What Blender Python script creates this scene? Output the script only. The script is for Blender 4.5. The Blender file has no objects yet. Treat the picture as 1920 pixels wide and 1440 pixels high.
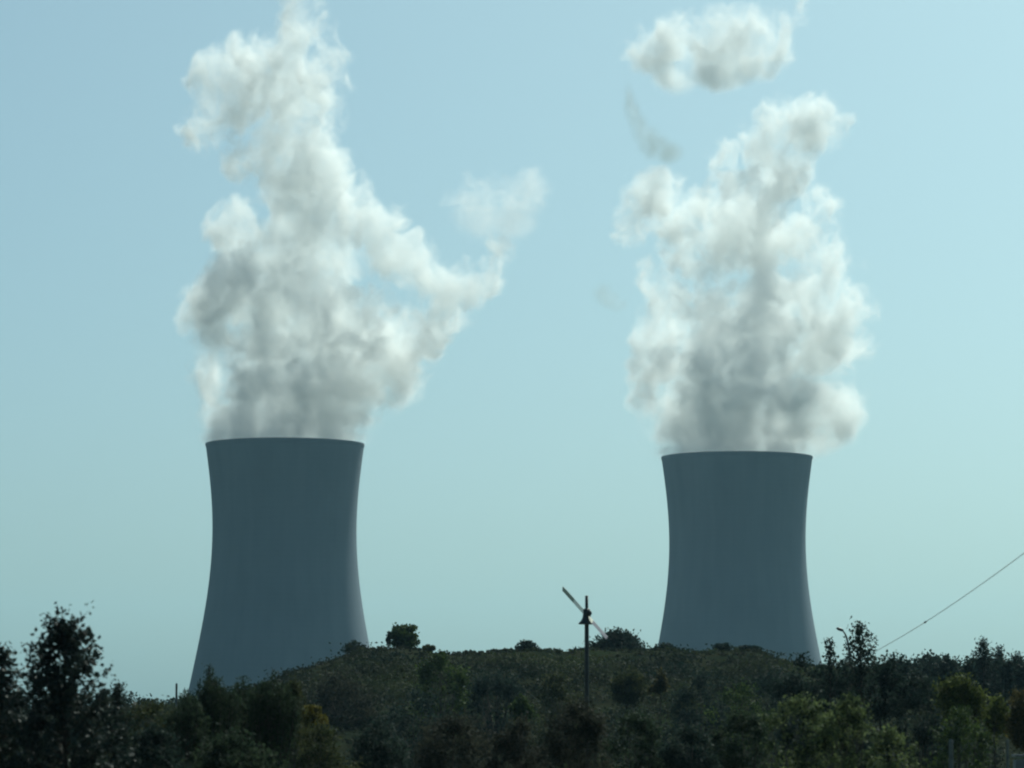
import bpy, bmesh, math, random
import numpy as np
from mathutils import Vector, Matrix, noise as mnoise

# ------------------------------------------------------------------ camera
scene = bpy.context.scene
COL = scene.collection
F = 6876.0                      # focal length in photo pixels (1920 wide)
CAM_Z = 8.0
PITCH = math.atan((1390 - 720) / F)
cd = bpy.data.cameras.new('camera')
cam = bpy.data.objects.new('camera', cd)
COL.objects.link(cam)
cam.location = (0, 0, CAM_Z)
cam.rotation_euler = (math.pi / 2 + PITCH, 0, 0)
cd.sensor_width = 36.0
cd.lens = F / 1920.0 * 36.0
cd.clip_start = 1.0
cd.clip_end = 60000.0
cd.dof.use_dof = True
cd.dof.focus_distance = 1800.0
cd.dof.aperture_fstop = 3.2
scene.camera = cam


def at(px, py, D):
    """world point seen at photo pixel (px, py) at a distance D north of the camera"""
    dx, dy = (px - 960) / F, (720 - py) / F
    c, s = math.cos(PITCH), math.sin(PITCH)
    y = c - s * dy
    z = s + c * dy
    k = D / y
    return Vector((dx * k, D, CAM_Z + z * k))


# ------------------------------------------------------------------ light
SUN_EL, SUN_AZ = math.radians(45), math.radians(27)      # azimuth clockwise from +Y
world = bpy.data.worlds.new('World')
scene.world = world
world.use_nodes = True
wn, wl = world.node_tree.nodes, world.node_tree.links
wn.clear()
sky = wn.new('ShaderNodeTexSky')
sky.sky_type = 'NISHITA'
sky.sun_disc = False
sky.sun_elevation = SUN_EL
sky.sun_rotation = SUN_AZ
sky.air_density = 0.5
sky.dust_density = 3.2
sky.ozone_density = 9.0
tint = wn.new('ShaderNodeMix')
tint.data_type = 'RGBA'
tint.blend_type = 'MULTIPLY'
tint.inputs[0].default_value = 1.0
tint.inputs[7].default_value = (0.92, 1.12, 0.83, 1)
bg = wn.new('ShaderNodeBackground')
bg.inputs[1].default_value = 0.112
wo = wn.new('ShaderNodeOutputWorld')
wl.new(sky.outputs[0], tint.inputs[6])
wl.new(tint.outputs[2], bg.inputs[0])
wl.new(bg.outputs[0], wo.inputs[0])

sd = bpy.data.lights.new('sun', 'SUN')
sun = bpy.data.objects.new('sun', sd)
COL.objects.link(sun)
sd.energy = 4.6
sd.angle = math.radians(0.5)
sd.color = (0.94, 1.0, 0.90)
SUN_DIR = Vector((math.sin(SUN_AZ) * math.cos(SUN_EL), math.cos(SUN_AZ) * math.cos(SUN_EL), math.sin(SUN_EL)))
sun.rotation_euler = SUN_DIR.to_track_quat('Z', 'Y').to_euler()
sun.location = SUN_DIR * 3000

vs = scene.view_settings
vs.view_transform = 'Standard'
vs.look = 'None'
vs.exposure = 0.0
vs.gamma = 1.0
cy = scene.cycles
cy.max_bounces = 18
cy.diffuse_bounces = 3
cy.glossy_bounces = 2
cy.transmission_bounces = 3
cy.transparent_max_bounces = 24
cy.volume_bounces = 10
cy.volume_step_rate = 1.6
cy.volume_max_steps = 400
cy.use_denoising = True
cy.filter_width = 2.1
cy.sample_clamp_indirect = 4.0


# ------------------------------------------------------------------ helpers
def tag(o, label=None, cat=None, group=None, kind=None):
    if label: o['label'] = label
    if cat: o['category'] = cat
    if group: o['group'] = group
    if kind: o['kind'] = kind
    return o


def empty(name, loc, rz=0.0):
    o = bpy.data.objects.new(name, None)
    COL.objects.link(o)
    o.location = loc
    o.rotation_euler = (0, 0, rz)
    o.empty_display_size = 0.5
    return o


def mesh_obj(name, me, mat=None, parent=None, smooth=False, loc=None):
    o = bpy.data.objects.new(name, me)
    COL.objects.link(o)
    if mat: me.materials.append(mat)
    if parent: o.parent = parent
    if loc is not None: o.location = loc
    if smooth:
        me.polygons.foreach_set('use_smooth', [True] * len(me.polygons))
    return o


def bm_obj(name, bm, mat=None, parent=None, smooth=False, loc=None):
    me = bpy.data.meshes.new(name)
    bm.to_mesh(me)
    bm.free()
    return mesh_obj(name, me, mat, parent, smooth, loc)


def material(name):
    m = bpy.data.materials.new(name)
    m.use_nodes = True
    n, l = m.node_tree.nodes, m.node_tree.links
    return m, n, l, n['Principled BSDF']


def lathe(name, prof, seg, mat, parent, loc=(0, 0, 0), smooth=True):
    """prof: list of (r, z) from bottom to top, closed with itself if it is a loop"""
    bm = bmesh.new()
    rings = []
    for r, z in prof:
        rings.append([bm.verts.new((r * math.cos(2 * math.pi * k / seg), r * math.sin(2 * math.pi * k / seg), z)) for k in range(seg)])
    for a, b in zip(rings, rings[1:]):
        for k in range(seg):
            bm.faces.new((a[k], a[(k + 1) % seg], b[(k + 1) % seg], b[k]))
    return bm_obj(name, bm, mat, parent, smooth, loc)


def tube(bm, pts, radii, seg=7):
    pts = [Vector(p) for p in pts]
    rings = []
    for i, p in enumerate(pts):
        d = (pts[min(i + 1, len(pts) - 1)] - pts[max(i - 1, 0)]).normalized()
        a = d.orthogonal().normalized()
        b = d.cross(a)
        rings.append([bm.verts.new(p + (a * math.cos(2 * math.pi * k / seg) + b * math.sin(2 * math.pi * k / seg)) * radii[i]) for k in range(seg)])
    for r0, r1 in zip(rings, rings[1:]):
        for k in range(seg):
            bm.faces.new((r0[k], r0[(k + 1) % seg], r1[(k + 1) % seg], r1[k]))
    bm.faces.new(rings[0][::-1])
    bm.faces.new(rings[-1])


def box(bm, c, sx, sy, sz, mat=None):
    M = Matrix.Translation(c) @ Matrix.Diagonal((sx, sy, sz, 1))
    if mat is not None:
        M = Matrix.Translation(c) @ mat.to_4x4() @ Matrix.Diagonal((sx, sy, sz, 1))
    bmesh.ops.create_cube(bm, size=1.0, matrix=M)


# ------------------------------------------------------------------ materials
def concrete():
    m, n, l, p = material('weathered_concrete')
    tc = n.new('ShaderNodeTexCoord')
    mp = n.new('ShaderNodeMapping')
    mp.inputs['Scale'].default_value = (0.16, 0.16, 0.016)     # vertical streaks
    n1 = n.new('ShaderNodeTexNoise'); n1.inputs['Scale'].default_value = 1.0; n1.inputs['Detail'].default_value = 4
    n2 = n.new('ShaderNodeTexNoise'); n2.inputs['Scale'].default_value = 0.035; n2.inputs['Detail'].default_value = 5
    wv = n.new('ShaderNodeTexWave'); wv.wave_type = 'BANDS'; wv.bands_direction = 'Z'
    wv.inputs['Scale'].default_value = 0.12; wv.inputs['Distortion'].default_value = 0.4
    l.new(tc.outputs['Object'], mp.inputs[0]); l.new(mp.outputs[0], n1.inputs[0])
    l.new(tc.outputs['Object'], n2.inputs[0]); l.new(tc.outputs['Object'], wv.inputs[0])
    a = n.new('ShaderNodeMath'); a.operation = 'ADD'; l.new(n1.outputs[0], a.inputs[0]); l.new(n2.outputs[0], a.inputs[1])
    b = n.new('ShaderNodeMath'); b.operation = 'MULTIPLY_ADD'; l.new(wv.outputs[0], b.inputs[0]); b.inputs[1].default_value = 0.05
    l.new(a.outputs[0], b.inputs[2])
    r = n.new('ShaderNodeValToRGB')
    r.color_ramp.elements[0].position = 0.35; r.color_ramp.elements[0].color = (0.120, 0.158, 0.195, 1)
    r.color_ramp.elements[1].position = 0.75; r.color_ramp.elements[1].color = (0.160, 0.202, 0.240, 1)
    h = n.new('ShaderNodeMath'); h.operation = 'MULTIPLY'; h.inputs[1].default_value = 0.52
    l.new(b.outputs[0], h.inputs[0]); l.new(h.outputs[0], r.inputs[0])
    l.new(r.outputs[0], p.inputs['Base Color'])
    p.inputs['Roughness'].default_value = 0.9
    p.inputs['Specular IOR Level'].default_value = 0.2
    return m


def plain(name, col, rough=0.7, spec=0.3, var=0.25, scale=8.0):
    m, n, l, p = material(name)
    tc = n.new('ShaderNodeTexCoord')
    nz = n.new('ShaderNodeTexNoise'); nz.inputs['Scale'].default_value = scale; nz.inputs['Detail'].default_value = 3
    l.new(tc.outputs['Object'], nz.inputs[0])
    r = n.new('ShaderNodeValToRGB')
    r.color_ramp.elements[0].position = 0.3; r.color_ramp.elements[1].position = 0.7
    r.color_ramp.elements[0].color = tuple(c * (1 - var) for c in col) + (1,)
    r.color_ramp.elements[1].color = tuple(c * (1 + var) for c in col) + (1,)
    l.new(nz.outputs[0], r.inputs[0]); l.new(r.outputs[0], p.inputs['Base Color'])
    p.inputs['Roughness'].default_value = rough
    p.inputs['Specular IOR Level'].default_value = spec
    return m


CONCRETE = concrete()

# ------------------------------------------------------------------ towers
D1, D2 = 1800.0, 1902.0
PX1, PX2 = D1 / F, D2 / F         # metres per photo pixel at each tower (close enough)
TOWER_H1, TOWER_H2 = 153.5, 155.0
# half width in photo pixels of the nearer tower against photo row
prof_px = [(829, 149.5), (845, 147.6), (860, 145.2), (900, 140.5), (950, 136.6), (1000, 135), (1050, 136.8), (1100, 141.8),
           (1150, 149.3), (1200, 158.2), (1250, 168), (1285, 175), (1350, 189), (1421, 204)]


def row_z(py):
    return at(960, py, D1).z


_z = np.array([row_z(y) for y, _ in prof_px])[::-1]
_r = np.array([w * PX1 for _, w in prof_px])[::-1]
_z[0] = -1.0
_pf = np.polyfit(_z, _r, 5)


def tower_r(z):
    return float(np.polyval(_pf, z))


def cooling_tower(loc, TOWER_H, label):
    t = empty('cooling_tower', loc)
    tag(t, label, 'cooling tower', 'twin cooling towers')
    zs = np.linspace(0, TOWER_H, 64)
    prof = [(tower_r(z), z) for z in zs] + [(tower_r(z) - 0.9, z) for z in zs[::-1]]
    lathe('shell', prof, 160, CONCRETE, t)
    rt = tower_r(TOWER_H)
    ring = [(rt + 0.004, TOWER_H - 1.2), (rt + 0.10, TOWER_H - 1.0), (rt + 0.12, TOWER_H + 0.2), (rt - 1.1, TOWER_H + 0.2), (rt - 1.1, TOWER_H - 1.0)]
    lathe('rim', ring, 160, CONCRETE, t, smooth=False)
    return t


p1, p2 = at(531, 1421, D1), at(1385, 1421, D2)
cooling_tower((p1.x, D1, 0), TOWER_H1, 'larger, nearer grey concrete cooling tower with a warm sunlit right edge, behind spiky shrubs')
cooling_tower((p2.x, D2, 0), TOWER_H2, 'smaller, paler grey concrete cooling tower beyond the hill, right of the signal mast')


# ------------------------------------------------------------------ steam
def steam_material(name, color, aniso, k):
    m = bpy.data.materials.new(name)
    m.use_nodes = True
    n, l = m.node_tree.nodes, m.node_tree.links
    n.clear()
    out = n.new('ShaderNodeOutputMaterial')
    v = n.new('ShaderNodeVolumePrincipled')
    v.inputs['Color'].default_value = color + (1,)
    v.inputs['Anisotropy'].default_value = aniso
    v.inputs['Density'].default_value = k
    v.inputs['Density Attribute'].default_value = 'density'
    l.new(v.outputs[0], out.inputs['Volume'])
    return m


def veil_material():
    """an almost unseen shell around the steam volume, fading out where it turns edge-on"""
    m = bpy.data.materials.new('steam_shell')
    m.use_nodes = True
    n, l = m.node_tree.nodes, m.node_tree.links
    n.clear()
    out = n.new('ShaderNodeOutputMaterial')
    tr = n.new('ShaderNodeBsdfTransparent')
    df = n.new('ShaderNodeBsdfTranslucent'); df.inputs[0].default_value = (0.9, 0.9, 0.9, 1)
    lw = n.new('ShaderNodeLayerWeight'); lw.inputs[0].default_value = 0.5
    mr = n.new('ShaderNodeMapRange')
    mr.inputs[1].default_value = 0.1; mr.inputs[2].default_value = 0.7
    mr.inputs[3].default_value = 0.02; mr.inputs[4].default_value = 0.0
    l.new(lw.outputs['Facing'], mr.inputs[0])
    mx = n.new('ShaderNodeMixShader')
    l.new(mr.outputs[0], mx.inputs[0]); l.new(tr.outputs[0], mx.inputs[1]); l.new(df.outputs[0], mx.inputs[2])
    l.new(mx.outputs[0], out.inputs['Surface'])
    return m


VEIL = veil_material()


def plume(name, label, cat, group, origin, D, blobs, mat, voxel, seed, warp=9.0, warp_z=40.0, a1=0.85, a2=1.5, t0=0.26, t1=0.74,
          s1=28.0, s2=13.5, iso=0.35, depth=0.8, a3=1.25):
    """blobs: (px, py, rx, ry, strength, dy) in photo pixels; the density grid is built from them and fractal noise"""
    rnd = random.Random(seed)
    k = D / F
    B = []
    for b in blobs:
        px, py, rx, ry = b[:4]
        st = b[4] if len(b) > 4 else 1.0
        dyo = b[5] if len(b) > 5 else rnd.uniform(-0.25, 0.25) * rx
        c = at(px, py, D) - Vector(origin)
        c.y = dyo * k
        B.append((c, rx * k * 1.26, max(rx * depth, ry * 0.9) * k * 1.26, ry * k * 1.3, st))
    lo = Vector([min(c[i] - r[i] for c, *r in [(b[0], b[1], b[2], b[3]) for b in B]) - 4 for i in range(3)])
    hi = Vector([max(c[i] + r[i] for c, *r in [(b[0], b[1], b[2], b[3]) for b in B]) + 4 for i in range(3)])

    def build_tree(vox, to_mesh):
        ng = bpy.data.node_groups.new(name + '_nodes', 'GeometryNodeTree')
        ng.interface.new_socket('Geometry', in_out='INPUT', socket_type='NodeSocketGeometry')
        ng.interface.new_socket('Geometry', in_out='OUTPUT', socket_type='NodeSocketGeometry')
        n, l = ng.nodes, ng.links
        gi, go = n.new('NodeGroupInput'), n.new('NodeGroupOutput')

        def math_(op, a, b=None, c=None, clamp=False):
            m = n.new('ShaderNodeMath'); m.operation = op; m.use_clamp = clamp
            for i, v in enumerate((a, b, c)):
                if v is None: continue
                if isinstance(v, (int, float)): m.inputs[i].default_value = v
                else: l.new(v, m.inputs[i])
            return m.outputs[0]

        def vmath(op, a, b=None, c=None):
            m = n.new('ShaderNodeVectorMath'); m.operation = op
            for i, v in enumerate((a, b, c)):
                if v is None: continue
                if isinstance(v, (tuple, Vector)): m.inputs[i].default_value = tuple(v)
                else: l.new(v, m.inputs[i])
            return m

        def noise_(vec, size, detail, rough=0.55, lac=2.0):
            t = n.new('ShaderNodeTexNoise'); t.inputs['Scale'].default_value = 1.0 / size
            t.inputs['Detail'].default_value = detail; t.inputs['Roughness'].default_value = rough
            t.inputs['Lacunarity'].default_value = lac
            l.new(vec, t.inputs['Vector'])
            return t
        pos = n.new('GeometryNodeInputPosition').outputs[0]
        off = vmath('ADD', pos, (seed * 137.3, seed * 71.9, seed * 29.1)).outputs[0]
        sep = n.new('ShaderNodeSeparateXYZ'); l.new(pos, sep.inputs[0])
        wz = math_('DIVIDE', sep.outputs[2], warp_z, clamp=True)
        w1 = noise_(off, 42.0, 2.0)
        w2 = noise_(off, 16.0, 3.0)
        wa = vmath('SUBTRACT', w1.outputs['Color'], (0.5, 0.5, 0.5)).outputs[0]
        wb = vmath('SUBTRACT', w2.outputs['Color'], (0.5, 0.5, 0.5)).outputs[0]
        ws = vmath('SCALE', wa); ws.inputs['Scale'].default_value = warp * 3.4
        wt = vmath('SCALE', wb); wt.inputs['Scale'].default_value = warp * 2.3
        wsum = vmath('ADD', ws.outputs[0], wt.outputs[0])
        wsc = vmath('SCALE', wsum.outputs[0]); l.new(wz, wsc.inputs['Scale'])
        p = vmath('ADD', pos, wsc.outputs[0]).outputs[0]
        f = fm = None
        for c, rx, ry, rz, st in B:
            inv = Vector((1 / rx, 1 / ry, 1 / rz))
            q = vmath('MULTIPLY_ADD', p, inv, Vector((-c.x * inv.x, -c.y * inv.y, -c.z * inv.z)))
            ln = vmath('LENGTH', q.outputs[0]).outputs['Value']
            v = math_('MULTIPLY_ADD', ln, -st, st)
            v = math_('MAXIMUM', v, 0.0)
            f = v if f is None else math_('SMOOTH_MAX', f, v, 0.12)
            fm = v if fm is None else math_('MAXIMUM', fm, v)
        nA = noise_(vmath('ADD', off, wsc.outputs[0]).outputs[0], s1, 3.0, 0.5).outputs[0]
        nB = noise_(vmath('ADD', off, wsc.outputs[0]).outputs[0], s2, 6.0, 0.6).outputs[0]
        bil = math_('ABSOLUTE', math_('MULTIPLY_ADD', nB, 2.0, -1.0))           # creased billows
        ez = math_('MULTIPLY_ADD', wz, 0.75, 0.25)
        eA = math_('MULTIPLY', math_('MULTIPLY', math_('SUBTRACT', nA, 0.5), a1 * 2), ez)
        eB = math_('MULTIPLY', math_('MULTIPLY', math_('SUBTRACT', 0.20, bil), a2), ez)
        nF = noise_(vmath('MULTIPLY', vmath('ADD', off, wt.outputs[0]).outputs[0], (1.25, 1.0, 0.7)).outputs[0], 7.5, 5.0, 0.66).outputs[0]
        eC = math_('MULTIPLY', math_('MULTIPLY', math_('SUBTRACT', nF, 0.5), a3), ez)
        g = math_('MINIMUM', math_('ADD', f, math_('ADD', math_('ADD', eA, eC), eB)), math_('MULTIPLY', fm, 3.4))
        mr = n.new('ShaderNodeMapRange'); mr.interpolation_type = 'SMOOTHSTEP'
        l.new(g, mr.inputs[0])
        mr.inputs[1].default_value = t0; mr.inputs[2].default_value = t1
        mr.inputs[3].default_value = 0; mr.inputs[4].default_value = 1
        on = math_('GREATER_THAN', fm, 0.004)
        nC = noise_(vmath('MULTIPLY', vmath('ADD', off, wsc.outputs[0]).outputs[0], (1.2, 1.0, 0.7)).outputs[0], 17.0, 6.0, 0.66, 2.1).outputs[0]
        md_ = n.new('ShaderNodeMapRange'); md_.interpolation_type = 'SMOOTHSTEP'
        l.new(nC, md_.inputs[0])
        md_.inputs[1].default_value = 0.38; md_.inputs[2].default_value = 0.66
        md_.inputs[3].default_value = 0.02; md_.inputs[4].default_value = 1.9
        inner = math_('MULTIPLY_ADD', mr.outputs[0], 0.18, md_.outputs[0])
        dens = math_('MULTIPLY', math_('MULTIPLY', mr.outputs[0], on), inner)
        vc = n.new('GeometryNodeVolumeCube')
        vc.inputs['Min'].default_value = lo; vc.inputs['Max'].default_value = hi
        l.new(dens, vc.inputs['Density'])
        for i, a in enumerate('XYZ'):
            vc.inputs['Resolution ' + a].default_value = max(8, int((hi[i] - lo[i]) / vox))
        if to_mesh:
            vm = n.new('GeometryNodeVolumeToMesh')
            vm.inputs['Threshold'].default_value = iso
            l.new(vc.outputs[0], vm.inputs[0]); l.new(vm.outputs[0], go.inputs[0])
        else:
            sm = n.new('GeometryNodeSetMaterial'); sm.inputs['Material'].default_value = mat
            l.new(vc.outputs[0], sm.inputs[0]); l.new(sm.outputs[0], go.inputs[0])
        return ng
    o = bpy.data.objects.new(name, bpy.data.meshes.new(name))
    COL.objects.link(o)
    o.location = origin
    md = o.modifiers.new('shape', 'NODES'); md.node_group = build_tree(voxel * 2.2, True)
    dg = bpy.context.evaluated_depsgraph_get(); dg.update()
    me = bpy.data.meshes.new_from_object(o.evaluated_get(dg), depsgraph=dg)
    me.name = name
    me.materials.clear(); me.materials.append(VEIL)
    me.polygons.foreach_set('use_smooth', [True] * len(me.polygons))
    o.modifiers.clear()
    o.data = me
    vo = bpy.data.objects.new('vapour', bpy.data.volumes.new('vapour'))
    COL.objects.link(vo)
    vo.parent = o
    vo.data.materials.append(mat)
    md = vo.modifiers.new('vapour', 'NODES'); md.node_group = build_tree(voxel, False)
    tag(o, label, cat, group)
    return o


STEAM = steam_material('steam', (0.982, 0.986, 0.981), 0.30, 0.082)
THIN = steam_material('thin_steam', (0.99, 0.99, 0.99), 0.30, 0.022)
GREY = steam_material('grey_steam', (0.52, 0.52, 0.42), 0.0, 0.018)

left = [(532, 822, 154, 36, 1.8, 0), (530, 785, 162, 52, 1.7, 0), (550, 735, 170, 60, 1.4), (600, 695, 165, 60, 1.2), (560, 640, 170, 65, 1.3),
        (465, 625, 85, 60, 1.1), (415, 560, 78, 62, 1.1), (390, 720, 34, 66, 1.15), (378, 765, 22, 34, 1.1), (360, 590, 40, 50, 1.0), (500, 560, 145, 78, 1.4),
        (620, 600, 150, 58, 1.3), (700, 640, 105, 66, 1.2), (735, 712, 60, 55, 1.15), (775, 640, 58, 55, 1.15),
        (450, 445, 75, 60, 1.1), (560, 470, 125, 70, 1.3), (640, 440, 100, 58, 1.2), (700, 425, 60, 42, 1.1), (600, 380, 100, 60, 1.2),
        (572, 320, 78, 58, 1.35), (555, 270, 82, 58, 1.35), (560, 210, 98, 68, 1.35), (595, 150, 74, 70, 1.1), (500, 135, 94, 62, 1.35),
        (398, 160, 64, 52, 1.1), (385, 225, 52, 50, 0.85), (450, 200, 90, 48, 1.0), (552, 80, 68, 50, 1.1), (552, 30, 44, 45, 0.95),
        (545, -20, 50, 40, 0.9), (620, 105, 40, 48, 0.9), (745, 495, 66, 36, 1.2), (800, 512, 62, 42, 1.25), (852, 538, 58, 46, 1.25),
        (838, 580, 50, 42, 1.25), (800, 612, 48, 52, 1.3), (895, 520, 54, 30, 1.05), (926, 500, 30, 28, 0.9), (945, 465, 26, 30, 0.75), (480, 300, 60, 50, 0.7)]
right = [(1383, 848, 150, 36, 1.8, 0), (1385, 808, 166, 50, 1.7, 0), (1262, 800, 56, 46, 1.3), (1535, 822, 52, 40, 1.1), (1500, 825, 50, 36, 1.2), (1565, 790, 50, 50, 1.1), (1400, 755, 175, 58, 1.4), (1250, 780, 56, 56, 1.0),
         (1540, 760, 66, 70, 1.1), (1380, 690, 175, 58, 1.2), (1218, 690, 50, 45), (1250, 640, 66, 55, 1.1), (1400, 625, 160, 56, 1.2),
         (1555, 650, 75, 80, 1.2), (1580, 575, 66, 60, 1.1), (1240, 560, 42, 55), (1330, 560, 80, 40, 1.0), (1450, 555, 110, 52, 1.1),
         (1540, 500, 62, 60, 1.1), (1230, 505, 30, 28, 0.9), (1380, 490, 90, 34, 0.95), (1470, 445, 88, 56, 1.1), (1545, 410, 38, 56, 1.0),
         (1222, 380, 62, 56, 1.1), (1200, 440, 40, 30, 0.85), (1295, 400, 75, 48, 1.0), (1400, 390, 92, 52, 1.1), (1460, 325, 66, 62, 1.4),
         (1440, 262, 66, 52, 1.35), (1500, 222, 88, 46, 1.35), (1562, 225, 46, 42, 1.15), (1425, 220, 48, 34), (1492, 300, 38, 50, 0.9),
         (1560, 470, 26, 60, 0.8), (1340, 300, 34, 30, 0.8), (1290, 590, 70, 50, 1.0), (1300, 500, 72, 44, 0.85), (1280, 450, 62, 40, 0.85), (1395, 440, 90, 48, 1.0), (1225, 610, 40, 40, 1.0), (1205, 740, 36, 40, 0.8)]
top_puff = [(1225, 102, 62, 46, 1.25), (1280, 80, 58, 44, 1.3), (1335, 108, 78, 46, 1.35), (1395, 72, 72, 54, 1.4), (1448, 92, 54, 44, 1.2),
            (1270, 140, 60, 40, 1.1), (1345, 148, 80, 36, 1.1), (1420, 125, 60, 34, 1.1), (1500, 30, 18, 50, 0.7), (1190, 92, 30, 18, 0.8), (1360, 30, 20, 22, 0.8)]
mid_puff = [(900, 405, 72, 52, 1.2), (995, 365, 38, 54, 1.2), (955, 415, 66, 42, 1.15), (945, 365, 50, 34, 0.9), (1000, 320, 20, 22, 0.7), (905, 345, 40, 18, 0.6)]

rim1 = (p1.x, D1, TOWER_H1)
rim2 = (p2.x, D2, TOWER_H2)
plume('steam_plume', 'white steam plume pouring from the nearer, larger cooling tower with a looping arm', 'steam plume', 'steam plumes rising from the towers',
      rim1, D1, left, STEAM, 1.0, 3)
plume('steam_plume', 'white steam plume pouring from the farther, smaller cooling tower, spilling over its rim', 'steam plume', 'steam plumes rising from the towers',
      rim2, D2, right, STEAM, 1.05, 8)
c = at(1340, 105, D2)
plume('steam_puff', 'white torn steam cloud drifting free above the plume of the smaller tower', 'steam puff', 'detached steam puffs',
      tuple(c), D2, top_puff, STEAM, 1.2, 5, warp_z=0.001)
c = at(945, 385, D1)
plume('steam_puff', 'faint ragged steam puff hanging in the sky between the two plumes', 'steam puff', 'detached steam puffs',
      tuple(c), D1, mid_puff, THIN, 1.2, 6, warp_z=0.001, iso=0.3)

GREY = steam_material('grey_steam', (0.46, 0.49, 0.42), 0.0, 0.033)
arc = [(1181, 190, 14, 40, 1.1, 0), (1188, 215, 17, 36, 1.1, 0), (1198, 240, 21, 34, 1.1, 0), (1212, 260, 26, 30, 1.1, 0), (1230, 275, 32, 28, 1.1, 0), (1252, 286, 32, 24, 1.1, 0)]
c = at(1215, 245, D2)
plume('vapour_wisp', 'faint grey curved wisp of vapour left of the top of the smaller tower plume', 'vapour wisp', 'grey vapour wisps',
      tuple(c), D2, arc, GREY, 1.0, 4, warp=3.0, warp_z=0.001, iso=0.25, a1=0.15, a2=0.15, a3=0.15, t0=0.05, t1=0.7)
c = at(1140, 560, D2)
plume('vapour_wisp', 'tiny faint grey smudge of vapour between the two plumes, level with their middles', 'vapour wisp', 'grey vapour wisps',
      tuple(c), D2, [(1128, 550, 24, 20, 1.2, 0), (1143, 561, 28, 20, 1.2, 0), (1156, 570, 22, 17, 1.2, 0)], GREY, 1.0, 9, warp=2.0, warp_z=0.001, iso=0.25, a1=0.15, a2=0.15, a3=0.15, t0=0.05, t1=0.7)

# ------------------------------------------------------------------ terrain
def crest_px(px):
    xs = [-900, 0, 200, 340, 480, 555, 600, 640, 690, 760, 860, 900, 1000, 1060, 1110, 1205, 1240, 1285, 1345, 1400, 1435, 1475, 1550, 1700, 2000, 3000]
    ys = [1345, 1340, 1335, 1325, 1300, 1264, 1250, 1240, 1221, 1218, 1230, 1224, 1221, 1223, 1219, 1222, 1219, 1225, 1223, 1222, 1237, 1248, 1252, 1262, 1265, 1290]
    return float(np.interp(px, xs, ys))


CREST_Y = 300.0
_cx = np.array([at(px, 1300, CREST_Y).x for px in range(-900, 3001, 10)])
_cz = np.array([at(px, crest_px(px), CREST_Y).z for px in range(-900, 3001, 10)])


def sstep(t):
    t = min(1.0, max(0.0, t))
    return t * t * (3 - 2 * t)


def hill_z(x, y):
    top = float(np.interp(x, _cx, _cz))
    side = sstep((90 - abs(x)) / 50.0)
    top = top * (0.25 + 0.75 * side)
    up = sstep((y - 165) / (CREST_Y - 165))
    down = 1 - sstep((y - 330) / 120.0)
    bump = 0.55 * mnoise.noise(Vector((x * 0.12, y * 0.09, 3.1))) + 0.22 * mnoise.noise(Vector((x * 0.4, y * 0.3, 7.7)))
    z = top * up * down
    if y < 296: z += bump * min(1.0, z / 4.0) * sstep((300 - y) / 25)
    return z


def soil(name, cols, scale):
    m, n, l, p = material(name)
    tc = n.new('ShaderNodeTexCoord')
    nz = n.new('ShaderNodeTexNoise'); nz.inputs['Scale'].default_value = scale; nz.inputs['Detail'].default_value = 8
    l.new(tc.outputs['Object'], nz.inputs[0])
    r = n.new('ShaderNodeValToRGB')
    el = r.color_ramp.elements
    el[0].position = 0.35; el[0].color = cols[0] + (1,)
    el[1].position = 0.65; el[1].color = cols[2] + (1,)
    e = el.new(0.5); e.color = cols[1] + (1,)
    l.new(nz.outputs[0], r.inputs[0]); l.new(r.outputs[0], p.inputs['Base Color'])
    p.inputs['Roughness'].default_value = 0.95
    p.inputs['Specular IOR Level'].default_value = 0.0
    return m


GROUND = soil('dry_grass_soil', [(0.05, 0.055, 0.03), (0.08, 0.075, 0.04), (0.06, 0.07, 0.03)], 0.02)
HILLM = soil('scrub_soil', [(0.014, 0.020, 0.013), (0.022, 0.024, 0.015), (0.018, 0.026, 0.014)], 0.25)

bm = bmesh.new()
bmesh.ops.create_grid(bm, x_segments=40, y_segments=40, size=9000, matrix=Matrix.Translation((0, 3000, -0.05)))
tag(bm_obj('ground', bm, GROUND), kind='structure')

nx, ny = 150, 110
vx = [(-105 + 210 * i / nx) for i in range(nx + 1)]
vy = [160 + (455 - 160) * j / ny for j in range(ny + 1)]
V, Fc = [], []
for y in vy:
    for x in vx:
        V.append((x, y, hill_z(x, y) - 0.02))
for j in range(ny):
    for i in range(nx):
        a = j * (nx + 1) + i
        Fc.append((a, a + 1, a + nx + 2, a + nx + 1))
me = bpy.data.meshes.new('hill')
me.from_pydata(V, [], Fc)
tag(mesh_obj('hill', me, HILLM, smooth=True), kind='structure')


# ------------------------------------------------------------------ foliage
def leaf_material(name, dark, light, trans=0.25, rough=0.75, spec=0.08):
    m, n, l, p = material(name)
    at_ = n.new('ShaderNodeAttribute'); at_.attribute_name = 'tone'
    r = n.new('ShaderNodeValToRGB')
    r.color_ramp.elements[0].color = dark + (1,)
    r.color_ramp.elements[1].color = light + (1,)
    l.new(at_.outputs['Fac'], r.inputs[0])
    l.new(r.outputs[0], p.inputs['Base Color'])
    p.inputs['Roughness'].default_value = rough
    p.inputs['Specular IOR Level'].default_value = spec
    tl = n.new('ShaderNodeBsdfTranslucent')
    l.new(r.outputs[0], tl.inputs[0])
    mx = n.new('ShaderNodeMixShader'); mx.inputs[0].default_value = trans
    out = n['Material Output']
    l.new(p.outputs[0], mx.inputs[1]); l.new(tl.outputs[0], mx.inputs[2]); l.new(mx.outputs[0], out.inputs[0])
    return m


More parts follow.
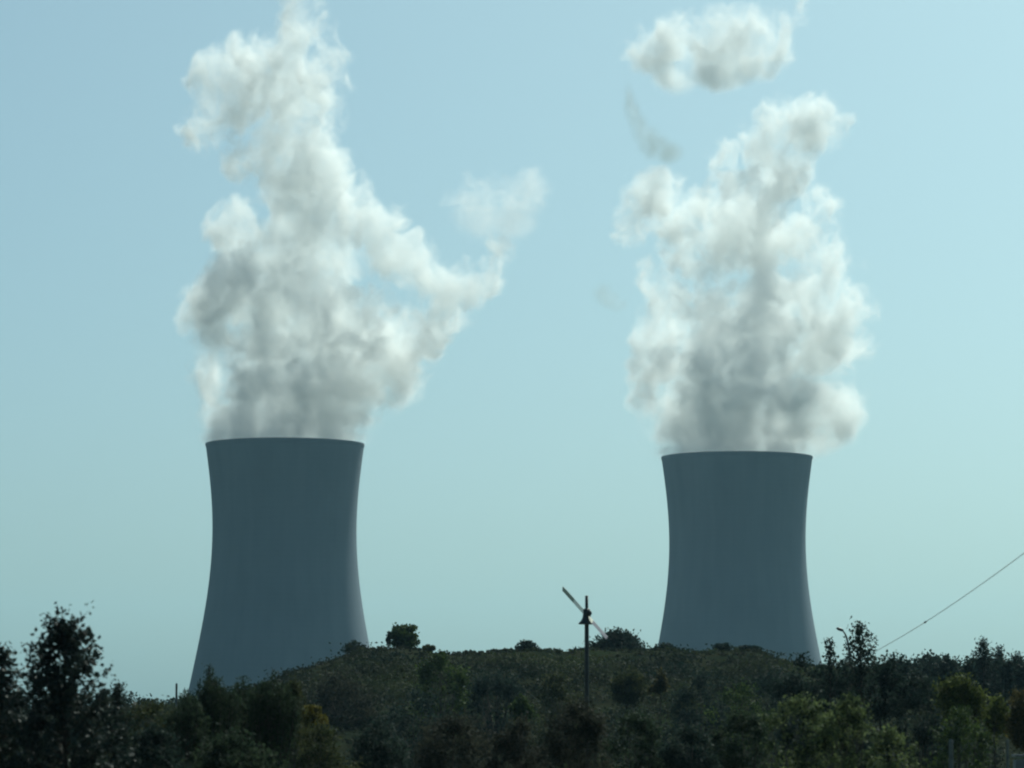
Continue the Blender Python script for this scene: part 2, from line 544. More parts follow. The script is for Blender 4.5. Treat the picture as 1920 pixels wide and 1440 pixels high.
L = {
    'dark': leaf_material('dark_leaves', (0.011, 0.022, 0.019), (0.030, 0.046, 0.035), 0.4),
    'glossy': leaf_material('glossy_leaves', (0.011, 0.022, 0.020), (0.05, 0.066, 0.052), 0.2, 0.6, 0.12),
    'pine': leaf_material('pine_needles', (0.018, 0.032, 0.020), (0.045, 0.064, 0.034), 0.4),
    'green': leaf_material('green_leaves', (0.025, 0.045, 0.016), (0.075, 0.11, 0.03), 0.3),
    'bright': leaf_material('light_green_leaves', (0.018, 0.032, 0.018), (0.2, 0.25, 0.1), 0.3),
    'yellowgreen': leaf_material('yellow_green_leaves', (0.045, 0.06, 0.016), (0.13, 0.155, 0.04), 0.3),
    'yellow': leaf_material('yellow_leaves', (0.09, 0.08, 0.015), (0.2, 0.17, 0.03), 0.3),
    'ochre': leaf_material('ochre_leaves', (0.045, 0.042, 0.018), (0.12, 0.10, 0.035), 0.3),
    'brown': leaf_material('brown_olive_leaves', (0.022, 0.026, 0.020), (0.052, 0.053, 0.036), 0.4),
    'olive': leaf_material('olive_leaves', (0.024, 0.034, 0.015), (0.070, 0.076, 0.032), 0.4),
}
BARK = plain('bark', (0.05, 0.045, 0.038), 0.9, 0.1)


def leaves_mesh(name, C, size, aspect, tone, rng, upright=0.0):
    N = len(C)
    u = rng.normal(size=(N, 3)); u[:, 2] += upright * 1.5
    u /= np.linalg.norm(u, axis=1)[:, None]
    w = rng.normal(size=(N, 3))
    v = np.cross(u, w); v /= np.linalg.norm(v, axis=1)[:, None]
    nn = np.cross(u, v)
    s = size * rng.uniform(0.6, 1.35, N)[:, None]
    a = C - u * s * 0.5
    b = C + v * s * aspect * 0.5 + nn * s * 0.12
    c = C + u * s * 0.5
    d = C - v * s * aspect * 0.5 + nn * s * 0.12
    co = np.stack([a, b, c, d], 1).reshape(-1).astype(np.float32)
    me = bpy.data.meshes.new(name)
    me.vertices.add(4 * N); me.vertices.foreach_set('co', co)
    me.loops.add(4 * N); me.loops.foreach_set('vertex_index', np.arange(4 * N, dtype=np.int32))
    me.polygons.add(N)
    me.polygons.foreach_set('loop_start', np.arange(0, 4 * N, 4, dtype=np.int32))
    me.polygons.foreach_set('loop_total', np.full(N, 4, dtype=np.int32))
    at_ = me.attributes.new('tone', 'FLOAT', 'FACE')
    at_.data.foreach_set('value', np.clip(tone, 0, 1).astype(np.float32))
    me.update(calc_edges=True)
    me.validate()
    return me


class Wood:
    def __init__(self):
        self.v, self.f = [], []

    def stick(self, pts, rad, seg=4):
        base = len(self.v)
        n = len(pts)
        for i, p in enumerate(pts):
            d = pts[min(i + 1, n - 1)] - pts[max(i - 1, 0)]
            d = d / (np.linalg.norm(d) + 1e-9)
            a = np.cross(d, (0.3, 0.9, 0.1) if abs(d[2]) > 0.7 else (0, 0, 1.0))
            a /= np.linalg.norm(a)
            b = np.cross(d, a)
            for k in range(seg):
                t = 2 * math.pi * k / seg
                self.v.append(tuple(p + (a * math.cos(t) + b * math.sin(t)) * rad[i]))
        for i in range(n - 1):
            for k in range(seg):
                q = base + i * seg
                self.f.append((q + k, q + (k + 1) % seg, q + seg + (k + 1) % seg, q + seg + k))
        self.f.append(tuple(base + (n - 1) * seg + k for k in range(seg)))

    def obj(self, name, parent):
        me = bpy.data.meshes.new(name)
        me.from_pydata(self.v, [], self.f)
        return mesh_obj(name, me, BARK, parent)


def plant(name, cat, label, px, py, hw, D, mat, style='round', n=3000, leaf=7.0, aspect=0.6, rows=None, seed=1, group=None,
          body=None, base_z=None, spread=1.0):
    """a tree or shrub whose tip shows at photo pixel (px, py), half width hw pixels; leaf = leaf length in photo pixels"""
    rng = np.random.default_rng(seed * 7919 + 13)
    k = D / F
    top = at(px, py, D)
    gz = hill_z(top.x, D) if D > 160 else 0.0
    if base_z is not None: gz = base_z
    H = top.z - gz
    R = hw * k
    body = (body or 2.2 * hw) * k                       # depth of the leafy part below the tip
    body = min(body, H * 0.98)
    e = empty(name, (top.x, D, gz), 0.0)
    tag(e, label, cat, group)
    wood = Wood()
    pts, tones = [], []
    lean = rng.normal(size=2) * 0.02 * H
    nt = 9

    def trunk_at(t):
        return np.array([lean[0] * math.sin(t * 2.5) * (1 - t), lean[1] * math.sin(t * 2.1) * (1 - t), t * H * 0.985])
    z0 = H - body
    if style in ('cone', 'sparse', 'conifer'):
        tr = max(0.012 * H, 0.02)
        wood.stick([trunk_at(i / nt) for i in range(nt + 1)], [tr * (1 - 0.9 * i / nt) + 0.004 for i in range(nt + 1)], 6)
        nl = {'cone': 70, 'sparse': 34, 'conifer': 60}[style]
        for i in range(nl):
            q = (i + rng.uniform(0, 1)) / nl             # 0 bottom of crown, 1 tip
            q = q ** 0.85
            zz = z0 + q * body * 0.97
            az = i * 2.399 + rng.uniform(-.5, .5)
            prof = {'cone': (1 - q) ** 0.8 * 0.95 + 0.05, 'sparse': (1 - q) ** 0.75 * 0.9 + 0.08, 'conifer': (1 - q) ** 0.9 + 0.04}[style]
            r = R * prof * rng.uniform(0.62, 1.12)
            rise = {'cone': 0.75, 'sparse': 0.85, 'conifer': 0.12}[style] * r
            p0 = trunk_at(max(0.0, (zz - rise * 0.8) / H))
            if style == 'conifer': p0 = trunk_at(zz / H)
            d = np.array([math.cos(az), math.sin(az), 0.0])
            p1_ = p0 + d * r + np.array([0, 0, rise])
            mid = (p0 + p1_) / 2 + d * r * 0.12 - np.array([0, 0, rise * 0.12])
            wood.stick([p0, mid, p1_], [0.028 * R * prof + 0.006, 0.016 * R * prof + 0.004, 0.004], 3)
            m = max(6, int(n / nl * (0.35 + prof * 1.2)))
            tw = 4
            ct = rng.uniform(-0.25, 0.25)
            for j in range(tw):
                s0 = rng.uniform(0.25, 1.0)
                st_ = p0 * (1 - s0) + p1_ * s0 if s0 < 0.5 else mid * (2 - 2 * s0) + p1_ * (2 * s0 - 1)
                dr = (p1_ - p0) / (np.linalg.norm(p1_ - p0) + 1e-6) + rng.normal(size=3) * 0.55
                if style == 'sparse': dr[2] += 0.6
                ln = (0.22 * R + 0.25 * r) * rng.uniform(0.6, 1.2)
                en = st_ + dr * ln * 0.7
                wood.stick([st_, en], [0.006 + 0.004 * R, 0.003], 3)
                q_ = rng.uniform(0.15, 1.05, (m // tw, 1))
                P = st_ * (1 - q_) + en * q_ + rng.normal(size=(m // tw, 3)) * (leaf * k * 0.68 * spread)
                pts.append(P)
                tones.append(rng.beta(1.2, 2.6, m // tw) + ct)
    elif style == 'spiky':
        ns = 46
        for i in range(ns):
            a, rr = rng.uniform(0, 6.283), math.sqrt(rng.uniform(0, 1)) * 0.95
            bx, by = math.cos(a) * rr * R, math.sin(a) * rr * R
            hh = H - body * (0.04 + 0.30 * rr ** 1.6) - rng.uniform(0, 0.12) * body
            if i == 0: bx = by = 0.0; hh = H
            b0 = np.array([bx * 0.35, by * 0.35, max(0.0, hh - body * 0.95)])
            b1 = np.array([bx * 0.85, by * 0.85, hh - body * 0.35])
            b2 = np.array([bx, by, hh])
            wood.stick([b0, b1, b2], [0.02 * R + 0.004, 0.012 * R + 0.003, 0.003], 3)
            m = n // ns
            q_ = rng.uniform(0, 1, (m, 1)) ** 0.9
            P = np.where(q_ < 0.5, b0 * (1 - 2 * q_) + b1 * 2 * q_, b1 * (2 - 2 * q_) + b2 * (2 * q_ - 1))
            w = (1.15 - q_) * R * 0.13 + leaf * k * 0.35
            P = P + rng.normal(size=(m, 3)) * w
            pts.append(P); tones.append(rng.beta(1.2, 2.4, m) + rng.uniform(-.2, .2))
        wood.stick([np.array([0, 0, 0.0]), np.array([0, 0, H - body * 0.6])], [0.015 * H, 0.008 * H], 6)
    elif style in ('mound', 'dome'):
        floor = max(0.0, at(px, 1500, D).z - gz) if D < 160 else 0.0
        low = min(floor, H - body)
        if style == 'dome': low = H - body
        nb = 70 if style == 'mound' else 60
        root = np.array([0, 0, max(0.05, low * 0.7)])
        wood.stick([np.array([0, 0, 0.0]), root], [0.05 * R + 0.02, 0.03 * R + 0.015], 6)
        for i in range(nb):
            q = rng.uniform(0, 1)
            dz = q * (H - low)
            rm = R * math.sqrt(max(0.0, 1 - (1 - min(1.0, dz / (1.0 * R + 1e-6))) ** 2)) * (1 + 0.2 * q)
            rm *= 0.86 + 0.42 * mnoise.noise(Vector((q * 4 + seed, i * 0.37, 2.0)))
            a = rng.uniform(0, 6.283)
            rr = rm * rng.uniform(0.3, 1.0) ** 0.5
            c_ = np.array([math.cos(a) * rr, math.sin(a) * rr, H - dz - 0.10 * R])
            if i == 0: c_ = np.array([0, 0, H - 0.2 * R])
            wood.stick([root, (root + c_) / 2 + rng.normal(size=3) * 0.04 * R, c_], [0.02 * R + 0.004, 0.012 * R + 0.003, 0.003], 3)
            m = n // nb
            P = c_ + rng.normal(size=(m, 3)) * R * (0.13 if style == 'mound' else 0.10)
            pts.append(P); tones.append(rng.beta(1.2, 2.6, m) + rng.uniform(-.25, .35))
    else:                                                # round and low
        cz = H - body * 0.5
        rz = body * 0.5
        nb = {'round': 46, 'dome': 60, 'loose': 40}[style]
        wood.stick([np.array([0, 0, 0.0]), np.array([lean[0], lean[1], max(cz - rz * 0.55, 0.12)])], [0.03 * R + 0.03, 0.025 * R + 0.015], 6)
        root = np.array([lean[0], lean[1], max(cz - rz * 0.6, 0.1)])
        for i in range(nb):
            v = rng.normal(size=3); v /= np.linalg.norm(v)
            if style == 'dome': v[2] = abs(v[2]) * 1.0 - 0.15
            rad = rng.uniform(0.35, 1.0) ** 0.5
            f_ = 0.78 + 0.34 * mnoise.noise(Vector((v[0] * 1.7 + seed, v[1] * 1.7, v[2] * 1.7)))
            if style == 'loose': f_ *= rng.uniform(0.7, 1.2)
            if style == 'dome':
                f_ = 0.80 + 0.12 * mnoise.noise(Vector((v[0] * 1.7 + seed, v[1] * 1.7, v[2] * 1.7)))
            c_ = np.array([v[0] * R * rad * f_, v[1] * R * rad * f_, cz + v[2] * rz * rad * f_ * 1.05])
            if i == 0: c_ = np.array([0, 0, H - rz * 0.24])
            wood.stick([root, (root + c_) / 2 + rng.normal(size=3) * 0.04 * R, c_], [0.02 * R + 0.004, 0.012 * R + 0.003, 0.003], 3)
            m = n // nb
            cr = {'round': 0.17, 'dome': 0.15, 'loose': 0.14}[style]
            P = c_ + rng.normal(size=(m, 3)) * np.array([R, R, rz]) * cr
            pts.append(P); tones.append(rng.beta(1.2, 2.6, m) + rng.uniform(-.25, .3))
    P = np.concatenate(pts); T = np.concatenate(tones)
    P[:, 2] = np.maximum(P[:, 2], 0.05)
    wood.obj('trunk', e)
    me = leaves_mesh('crown', P, leaf * k, aspect, T, rng, 0.8 if style == 'spiky' else 0.0)
    mesh_obj('crown', me, L[mat], e)
    return e


# --- left side
plant('poplar_tree', 'tree', 'tall dark pointed tree with glossy separate leaves, tallest at the left', 122, 1143, 132, 60, 'glossy', 'cone', 9500, 9.5, 0.75, body=330, seed=1)
plant('poplar_tree', 'tree', 'leafy tree cut off by the left edge, beside the tall pointed tree', 4, 1196, 62, 62, 'glossy', 'cone', 3200, 9.5, 0.75, body=270, seed=2)
plant('leafy_sapling', 'tree', 'thin see-through sapling in the gap between the two glossy-leaved trees', 62, 1222, 30, 66, 'glossy', 'sparse', 420, 9, 0.7, body=210, seed=3)
plant('small_conifer', 'tree', 'small dark pointed conifer just right of the tall pointed tree', 221, 1268, 42, 80, 'dark', 'conifer', 2600, 8, 0.3, body=150, seed=4)
plant('shrub', 'shrub', 'dark round shrub low between the small conifer and the spiky shrubs', 278, 1316, 62, 100, 'olive', 'mound', 4200, 7, 0.6, body=130, seed=5)
sp = 'spiky upright shrubs below the left tower'
plant('spiky_shrub', 'shrub', 'spiky dark green shrub in front of the left foot of the larger tower', 398, 1262, 62, 88, 'pine', 'spiky', 6500, 9, 0.28, body=150, seed=6, group=sp)
plant('spiky_shrub', 'shrub', 'spiky shrub standing centrally below the larger tower, between two like it', 457, 1266, 56, 92, 'pine', 'spiky', 5500, 9, 0.28, body=150, seed=7, group=sp)
plant('spiky_shrub', 'shrub', 'spiky shrub with one thin leading shoot, next to the yellow bush', 512, 1256, 50, 90, 'pine', 'spiky', 5500, 9, 0.28, body=150, seed=8, group=sp)
plant('spiky_shrub', 'shrub', 'narrow light-edged spiky shrub at the foot of the hill, above the yellow bush', 549, 1266, 24, 91, 'olive', 'spiky', 2600, 8, 0.3, body=110, seed=9, group=sp)
plant('spiky_shrub', 'shrub', 'low spiky shrub left of the larger tower, beside the pale stake', 352, 1290, 44, 86, 'pine', 'spiky', 4200, 9, 0.28, body=150, seed=10, group=sp)
plant('bare_sapling', 'tree', 'thin upright sapling poking up before the left edge of the larger tower', 392, 1238, 9, 100, 'pine', 'conifer', 260, 6, 0.3, body=60, seed=11)
plant('yellow_bush', 'bush', 'small mustard-yellow bush at the foot of the hill', 586, 1322, 30, 120, 'yellow', 'dome', 2600, 6, 0.7, body=62, seed=12)

# --- on the crest
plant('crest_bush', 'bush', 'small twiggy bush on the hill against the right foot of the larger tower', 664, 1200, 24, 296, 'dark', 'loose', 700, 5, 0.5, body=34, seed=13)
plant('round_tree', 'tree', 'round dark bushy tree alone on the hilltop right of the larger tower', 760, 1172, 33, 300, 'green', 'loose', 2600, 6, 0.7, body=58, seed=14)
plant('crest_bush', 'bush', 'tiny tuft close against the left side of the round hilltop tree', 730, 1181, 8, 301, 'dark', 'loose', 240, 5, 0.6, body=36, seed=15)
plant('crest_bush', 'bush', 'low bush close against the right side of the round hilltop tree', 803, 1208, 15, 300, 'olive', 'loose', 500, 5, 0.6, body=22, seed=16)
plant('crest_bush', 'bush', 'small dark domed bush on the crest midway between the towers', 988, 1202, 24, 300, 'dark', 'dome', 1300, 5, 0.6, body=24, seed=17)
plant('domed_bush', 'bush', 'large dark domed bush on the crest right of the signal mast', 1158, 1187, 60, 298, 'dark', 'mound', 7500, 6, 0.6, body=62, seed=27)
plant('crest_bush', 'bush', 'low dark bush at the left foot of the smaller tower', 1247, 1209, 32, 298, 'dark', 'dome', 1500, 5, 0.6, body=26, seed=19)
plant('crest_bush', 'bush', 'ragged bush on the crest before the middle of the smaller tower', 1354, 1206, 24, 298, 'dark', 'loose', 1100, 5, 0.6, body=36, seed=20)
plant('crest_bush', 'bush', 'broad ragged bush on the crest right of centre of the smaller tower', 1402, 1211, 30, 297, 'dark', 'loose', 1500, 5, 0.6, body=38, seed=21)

# --- on the slope
slope = [
    ('green_shrub', 'green shrub topped with yellow-green leaves on the slope below the round hilltop tree', 828, 1228, 50, 235, 'green', 'mound', 5200, 6, 100),
    ('scrub_bush', 'brown scrub bush high on the slope beside the larger tower', 640, 1262, 60, 240, 'brown', 'mound', 4200, 6, 90),
    ('scrub_bush', 'dark bush in the hollow below the green shrub', 775, 1290, 55, 200, 'dark', 'mound', 4200, 6, 90),
    ('scrub_bush', 'dark bush on the slope right of the green shrub', 930, 1262, 62, 230, 'dark', 'mound', 4600, 6, 100),
    ('scrub_bush', 'small fresh green bush low on the slope below the small domed bush', 978, 1302, 26, 180, 'green', 'loose', 1600, 6, 56),
    ('scrub_bush', 'brown-olive bush on the slope just left of the signal mast', 1048, 1262, 46, 225, 'olive', 'mound', 3600, 6, 90),
    ('scrub_bush', 'olive-yellow bush below the large domed bush', 1178, 1256, 46, 225, 'olive', 'loose', 3200, 6, 70),
    ('scrub_bush', 'small ochre bush on the slope under the left foot of the smaller tower', 1236, 1262, 18, 215, 'ochre', 'loose', 900, 6, 44),
    ('scrub_bush', 'dark bush on the slope below the middle of the smaller tower', 1305, 1262, 60, 225, 'dark', 'mound', 4500, 6, 100),
    ('scrub_bush', 'dull green bush on the slope below the right half of the smaller tower', 1392, 1282, 62, 190, 'green', 'mound', 4500, 6, 100),
    ('scrub_bush', 'dark bush on the slope below the right foot of the smaller tower', 1462, 1252, 52, 210, 'dark', 'mound', 4200, 6, 100),
]
for i, (nm, lb, px, py, hw, D, mt, st, n_, lf, bd) in enumerate(slope):
    plant(nm, 'bush', lb, px, py, hw, D, mt, st, n_, lf, 0.6, body=bd, seed=40 + i)

# --- front row along the bottom
front = [
    ('front_bush', 'brown-olive bush in the front row directly below the yellow bush', 600, 1362, 70, 100, 'olive', 'mound', 5200, 7, 130),
    ('front_bush', 'dark bush in the front row below the round hilltop tree', 712, 1352, 66, 104, 'dark', 'mound', 5000, 7, 130),
    ('front_bush', 'reddish-brown bush in the front row between the round hilltop tree and the mast', 850, 1346, 80, 108, 'brown', 'mound', 6200, 7, 140),
    ('front_bush', 'olive bush in the front row left of the mast foot', 972, 1352, 66, 100, 'brown', 'mound', 5000, 7, 130),
    ('front_bush', 'brown bush in the front row covering the foot of the signal mast', 1084, 1318, 70, 96, 'brown', 'mound', 6200, 7, 130),
    ('front_bush', 'dull green bush in the front row below the large domed bush', 1190, 1336, 66, 104, 'pine', 'mound', 5200, 7, 130),
    ('front_bush', 'very dark bush in the front row below the middle of the smaller tower', 1290, 1366, 62, 92, 'dark', 'mound', 5200, 7, 130),
    ('front_bush', 'dull green bush in the front row left of the pale-leaved bushes', 1392, 1336, 60, 96, 'pine', 'mound', 5200, 7, 130),
    ('front_bush', 'dark bush at the bottom under the spiky shrubs', 440, 1380, 90, 78, 'pine', 'mound', 6000, 8, 120),
    ('front_bush', 'dark bush at the bottom between the tall pointed tree and the spiky shrubs', 290, 1372, 80, 74, 'dark', 'mound', 5200, 8, 120),
]
for i, (nm, lb, px, py, hw, D, mt, st, n_, lf, bd) in enumerate(front):
    plant(nm, 'bush', lb, px, py, hw, D, mt, st, n_, lf, 0.6, body=bd, seed=60 + i)

# --- right side
plant('thin_tree', 'tree', 'thin pointed tree with see-through top right of the smaller tower', 1612, 1159, 46, 140, 'dark', 'sparse', 1500, 7, 0.6, body=150, seed=80)
plant('thin_tree', 'tree', 'short thin-topped tree between the smaller tower and the street lamp', 1556, 1188, 20, 138, 'dark', 'sparse', 520, 7, 0.6, body=110, seed=81)
right_side = [
    ('dark_bush', 'dark bush at the right foot of the smaller tower', 1508, 1232, 58, 150, 'dark', 'mound', 5200, 7, 130),
    ('dark_bush', 'dark bush under the street lamp', 1590, 1238, 52, 146, 'dark', 'mound', 5200, 7, 130),
    ('dark_bush', 'dark bush where the overhead cable comes down', 1662, 1232, 50, 150, 'dark', 'loose', 4600, 7, 120),
    ('dark_bush', 'dark bush left of the yellow-green tree', 1720, 1262, 56, 140, 'dark', 'mound', 5600, 7, 170),
    ('pale_leaved_bush', 'pale-leaved green bush at the bottom, left of the other two pale-leaved ones', 1500, 1306, 66, 76, 'bright', 'mound', 3600, 8, 160),
    ('pale_leaved_bush', 'pale-leaved green bush at the bottom, the middle one of three', 1588, 1310, 62, 74, 'bright', 'mound', 3600, 8, 160),
    ('pale_leaved_bush', 'low pale-leaved green bush left of the pale wooden post', 1668, 1366, 46, 72, 'bright', 'mound', 2400, 8, 110),
    ('yellow_green_tree', 'yellow-green tree in front of the right-hand tree line', 1802, 1266, 52, 130, 'yellowgreen', 'round', 4200, 7, 96),
    ('green_shrub', 'dull green shrub under the yellow-green tree', 1800, 1330, 60, 126, 'green', 'mound', 4600, 7, 130),
    ('green_shrub', 'small yellow-green shrub close to the ochre one at the right edge', 1872, 1300, 28, 132, 'yellowgreen', 'loose', 1500, 7, 90),
    ('ochre_shrub', 'ochre-brown shrub at the right edge', 1914, 1292, 30, 128, 'ochre', 'loose', 2600, 7, 130),
]
for i, (nm, lb, px, py, hw, D, mt, st, n_, lf, bd) in enumerate(right_side):
    plant(nm, 'tree' if 'tree' in nm else 'bush', lb, px, py, hw, D, mt, st, n_, lf, 0.6, body=bd, seed=90 + i)
ct = 'pointed conifers standing out of the right-hand tree line'
plant('conifer', 'tree', 'tallest pointed conifer of the right-hand tree line', 1842, 1195, 26, 255, 'dark', 'conifer', 1500, 6, 0.4, body=80, seed=110, group=ct)
plant('conifer', 'tree', 'second pointed conifer of the right-hand tree line, right of the tallest', 1873, 1211, 22, 258, 'dark', 'conifer', 1300, 6, 0.4, body=70, seed=111, group=ct)
plant('conifer', 'tree', 'blunt conifer of the right-hand tree line closest to the right edge', 1907, 1222, 26, 256, 'dark', 'conifer', 1300, 6, 0.4, body=70, seed=112, group=ct)


# --- masses nobody could count
def mass(name, centres, size, mat, seed, label=None, aspect=0.6, tones=None):
    rng = np.random.default_rng(seed)
    me = leaves_mesh(name, centres, size, aspect, tones, rng, 0.25)
    return tag(mesh_obj(name, me, mat), label, None, None, 'stuff')


def scrub():
    rng = np.random.default_rng(5)
    P, T = [], []
    for i in range(3300):
        y = 182 + (322 - 182) * rng.uniform(0, 1) ** 0.75
        x = rng.uniform(-1, 1) * (y * 0.155 + 3)
        r = rng.uniform(0.6, 2.3) * (0.24 if y > 276 else 1.0)
        m = int(24 + 24 * r * r)
        t = 0.42 + 0.9 * mnoise.noise(Vector((x * 0.13, y * 0.06, 9.0))) + rng.uniform(-.22, .22)
        q = rng.normal(size=(m, 3)) * np.array([r, r, r * 0.6]) * 0.42
        q[:, 2] = np.minimum(np.abs(q[:, 2]), r * 0.5)
        P.append(q + np.array([x, y, hill_z(x, y)]))
        T.append(t + rng.uniform(-.09, .09, m))
    return np.concatenate(P), np.concatenate(T)


def scrub_material():
    m = leaf_material('scrub_leaves', (0.010, 0.020, 0.014), (0.036, 0.050, 0.020), 0.35)
    for nd in m.node_tree.nodes:
        if nd.type == 'VALTORGB':
            e = nd.color_ramp.elements.new(0.45); e.color = (0.024, 0.029, 0.019, 1)
    return m


P, T = scrub()
mass('undergrowth', P, 0.25, scrub_material(), 5, 'brown and olive scrub covering the hill slope', tones=T)


def woods(px0, px1, tops, D, n, seed):
    rng = np.random.default_rng(seed)
    P, T = [], []
    nb = int((px1 - px0) / 7)
    for b in range(nb):
        px = px0 + (px1 - px0) * (b + rng.uniform(0, 1)) / nb
        py = float(np.interp(px, [t[0] for t in tops], [t[1] for t in tops])) + rng.uniform(-3, 9)
        DD = D + rng.uniform(-12, 12)
        c_ = at(px, py, DD)
        w_ = rng.uniform(10, 20) * DD / F
        for lay in range(5):
            m_ = n // nb // 5
            q = rng.normal(size=(m_, 3)) * np.array([w_ * 0.55, w_ * 0.6, w_ * 0.45])
            P.append(q + np.array([c_.x, c_.y, c_.z - w_ * 0.9 - lay * w_ * 0.9]))
            T.append(rng.beta(1.2, 2.5, m_))
    return np.concatenate(P), np.concatenate(T)


P, T = woods(1655, 2080, [(1655, 1246), (1690, 1228), (1712, 1236), (1750, 1224), (1790, 1232), (1840, 1228), (1900, 1236), (2080, 1230)], 262, 26000, 21)
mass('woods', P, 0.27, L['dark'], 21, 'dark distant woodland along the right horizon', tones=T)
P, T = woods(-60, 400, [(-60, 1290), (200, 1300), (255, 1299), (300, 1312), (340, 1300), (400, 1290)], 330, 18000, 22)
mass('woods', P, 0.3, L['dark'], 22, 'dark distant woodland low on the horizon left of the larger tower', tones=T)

# ------------------------------------------------------------------ signal mast
DARK = plain('dark_painted_steel', (0.03, 0.035, 0.035), 0.5, 0.4)
GALV = plain('galvanised_steel', (0.2, 0.21, 0.2), 0.5, 0.4)
PALE = plain('weathered_wood', (0.13, 0.15, 0.14), 0.85, 0.2)


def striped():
    m, n, l, p = material('striped_arm_with_glint')
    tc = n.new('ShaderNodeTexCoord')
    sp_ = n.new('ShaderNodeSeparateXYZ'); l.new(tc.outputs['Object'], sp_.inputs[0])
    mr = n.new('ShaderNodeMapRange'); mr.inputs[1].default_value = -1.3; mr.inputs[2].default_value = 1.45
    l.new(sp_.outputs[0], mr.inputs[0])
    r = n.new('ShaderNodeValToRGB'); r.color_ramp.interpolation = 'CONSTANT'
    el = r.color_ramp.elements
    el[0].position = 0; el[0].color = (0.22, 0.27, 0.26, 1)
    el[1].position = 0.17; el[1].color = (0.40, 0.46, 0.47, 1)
    for ps, c_ in ((0.54, (0.85, 0.85, 0.8, 1)), (0.68, (0.5, 0.5, 0.54, 1))):  # near-white band is a sun glint painted in among the stripes
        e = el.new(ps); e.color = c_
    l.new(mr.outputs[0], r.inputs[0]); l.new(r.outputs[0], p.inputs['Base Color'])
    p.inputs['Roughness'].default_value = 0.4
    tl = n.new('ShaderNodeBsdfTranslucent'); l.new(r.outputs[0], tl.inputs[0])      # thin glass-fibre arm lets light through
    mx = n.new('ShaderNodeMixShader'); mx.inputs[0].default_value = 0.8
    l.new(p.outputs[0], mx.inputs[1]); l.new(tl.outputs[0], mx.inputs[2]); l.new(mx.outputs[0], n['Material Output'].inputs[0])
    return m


DM = 150.0
km = DM / F
ref = at(1100, 1117, DM)
mast = empty('signal_mast', (ref.x, DM, 0))
tag(mast, 'dark signal mast with bell-shaped hood and slanting pale arm, standing before the hill', 'signal mast')
bm = bmesh.new()
tube(bm, [(0, 0, 0), (0, 0, at(1100, 1165, DM).z), (0, 0, at(1100, 1160, DM).z), (0, 0, ref.z)], [0.10, 0.09, 0.07, 0.065], 12)
bm_obj('mast', bm, DARK, mast, True)


def mz(py): return at(1100, py, DM).z


hood = [(0.085, mz(1171)), (15.5 * km, mz(1170.5)), (15.0 * km, mz(1168)), (11 * km, mz(1164)), (8 * km, mz(1158)), (6.5 * km, mz(1150)),
        (6.8 * km, mz(1145)), (6 * km, mz(1142)), (0.07, mz(1141))]
lathe('bell_hood', hood, 24, DARK, mast)
bm = bmesh.new()
hp = at(1104, 1150, DM)
tube(bm, [(hp.x - ref.x, -0.16, hp.z), (hp.x - ref.x, -0.30, hp.z)], [5.6 * km, 5.0 * km], 18)
bm_obj('pivot_housing', bm, DARK, mast, True)
a0, a1_ = at(1056, 1105, DM + 0.9), at(1138, 1196, DM - 0.9)
av = a1_ - a0
ac = at(1104, 1158.5, DM)
arm_len = av.length
bm = bmesh.new()
half = arm_len / 2
prof = [(-half, -0.075), (-half - 0.10, 0.085), (-half + 0.2, 0.10), (half, 0.07), (half, -0.07)]
vs0 = [bm.verts.new((x, -0.006, z)) for x, z in prof]
vs1 = [bm.verts.new((x, 0.006, z)) for x, z in prof]
bm.faces.new(vs0); bm.faces.new(vs1[::-1])
for i in range(5):
    bm.faces.new((vs0[i], vs1[i], vs1[(i + 1) % 5], vs0[(i + 1) % 5]))
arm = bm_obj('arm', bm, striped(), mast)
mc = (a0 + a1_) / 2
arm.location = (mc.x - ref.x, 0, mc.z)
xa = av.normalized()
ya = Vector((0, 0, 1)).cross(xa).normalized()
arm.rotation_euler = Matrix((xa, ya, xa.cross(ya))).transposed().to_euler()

# ------------------------------------------------------------------ street lamp
DL = 380.0
lp = at(1592, 1240, DL)
lamp = empty('street_lamp', (lp.x, DL, hill_z(lp.x, DL)))
tag(lamp, 'thin street lamp with curved arm among the treetops right of the smaller tower', 'street lamp')


def lpt(px, py):
    q = at(px, py, DL)
    return (q.x - lp.x, 0, q.z - lamp.location.z)


bm = bmesh.new()
b_ = lpt(1593, 1240)
tube(bm, [(b_[0], 0, 0), lpt(1593, 1240), lpt(1591.5, 1215), lpt(1590, 1205), lpt(1587, 1194), lpt(1583, 1186), lpt(1578.5, 1181.5)], [0.14, 0.12, 0.11, 0.10, 0.09, 0.08, 0.07], 8)
bm_obj('pole', bm, DARK, lamp, True)
bm = bmesh.new()
h_ = lpt(1575, 1180)
bmesh.ops.create_uvsphere(bm, u_segments=14, v_segments=8, radius=1.0, matrix=Matrix.Translation(h_) @ Matrix.Rotation(0.35, 4, 'Y') @ Matrix.Diagonal((0.42, 0.2, 0.17, 1)))
bm_obj('lamp_head', bm, DARK, lamp, True)

# ------------------------------------------------------------------ cable
bm = bmesh.new()
c0, c1 = at(1640, 1222, 136), at(1990, 984, 84)
pts = []
for i in range(41):
    t = i / 40
    q = c0.lerp(c1, t)
    q.z -= 0.32 * 4 * t * (1 - t) * 0.5
    pts.append(q)
tube(bm, pts, [0.0095] * len(pts), 6)
cable = bm_obj('overhead_cable', bm, GALV, None, True)
tag(cable, 'thin dark overhead cable slanting down from the right edge to the trees', 'cable')
bm = bmesh.new()
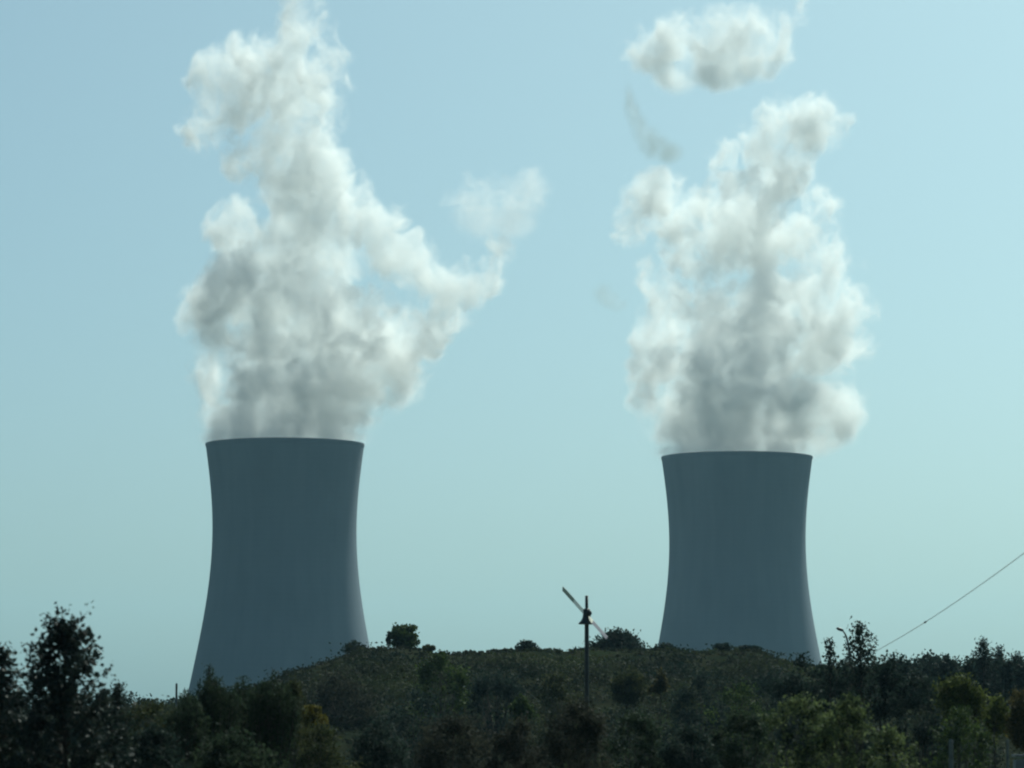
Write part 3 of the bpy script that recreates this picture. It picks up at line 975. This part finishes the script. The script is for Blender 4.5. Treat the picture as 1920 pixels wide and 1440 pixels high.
# the splice sits on the cable
j = min(range(len(pts)), key=lambda i: abs((pts[i].x / pts[i].y) - (1733 - 960) / F))
dirv = (pts[j + 1] - pts[j - 1]).normalized()
tube(bm, [pts[j] - dirv * 0.35, pts[j] - dirv * 0.2, pts[j] + dirv * 0.2, pts[j] + dirv * 0.35], [0.014, 0.03, 0.03, 0.014], 8)
bm_obj('splice_sleeve', bm, DARK, cable, True)


# ------------------------------------------------------------------ posts and box
def post(px, py, w, D, mat, label, name='wooden_post'):
    q = at(px, py, D)
    gz = hill_z(q.x, D) if D > 160 else 0.0
    bm = bmesh.new()
    r = w * D / F / 2
    h = q.z - gz
    tube(bm, [(0, 0, 0), (0, 0, h * 0.5), (0, 0, h - r), (0, 0, h)], [r, r, r, r * 0.6], 10)
    o = bm_obj(name, bm, mat, None, False, (q.x, D, gz))
    return tag(o, label, 'post')


post(331, 1281, 4, 240, PALE, 'slim pale stake against the sky left of the larger tower', 'stake')
post(1783, 1386, 9, 68, PALE, 'pale weathered post in front of the dull green shrub at lower right')
post(1889, 1387, 6, 68, PALE, 'thin pale post just left of the grey cabinet')
q = at(1922, 1414, 66)
cab = empty('equipment_cabinet', (q.x, 66, 0))
tag(cab, 'grey equipment cabinet cut off by the bottom right corner', 'cabinet')
CAB = plain('grey_cabinet_paint', (0.16, 0.18, 0.19), 0.5, 0.4)
w_ = 40 * 66 / F
bm = bmesh.new(); box(bm, (0, 0, q.z / 2 - 0.05), w_, 0.4, q.z - 0.1); bmesh.ops.bevel(bm, geom=bm.edges[:], offset=0.01, segments=2, affect='EDGES')
bm_obj('body', bm, CAB, cab)
bm = bmesh.new(); box(bm, (0, 0, q.z - 0.025), w_ + 0.05, 0.46, 0.046); bmesh.ops.bevel(bm, geom=bm.edges[:], offset=0.01, segments=2, affect='EDGES')
bm_obj('lid', bm, CAB, cab)

# ------------------------------------------------------------------ haze
bm = bmesh.new()
box(bm, (0, 3000, (460 - 1.2) / 2), 18400, 18400, 460 + 1.2)
m = bpy.data.materials.new('haze'); m.use_nodes = True
n, l = m.node_tree.nodes, m.node_tree.links
n.clear()
out = n.new('ShaderNodeOutputMaterial'); v = n.new('ShaderNodeVolumePrincipled')
v.inputs['Color'].default_value = (0.44, 0.77, 0.96, 1)
v.inputs['Density'].default_value = 4.6e-5
v.inputs['Anisotropy'].default_value = 0.35
l.new(v.outputs[0], out.inputs['Volume'])
tag(bm_obj('haze', bm, m), kind='stuff')
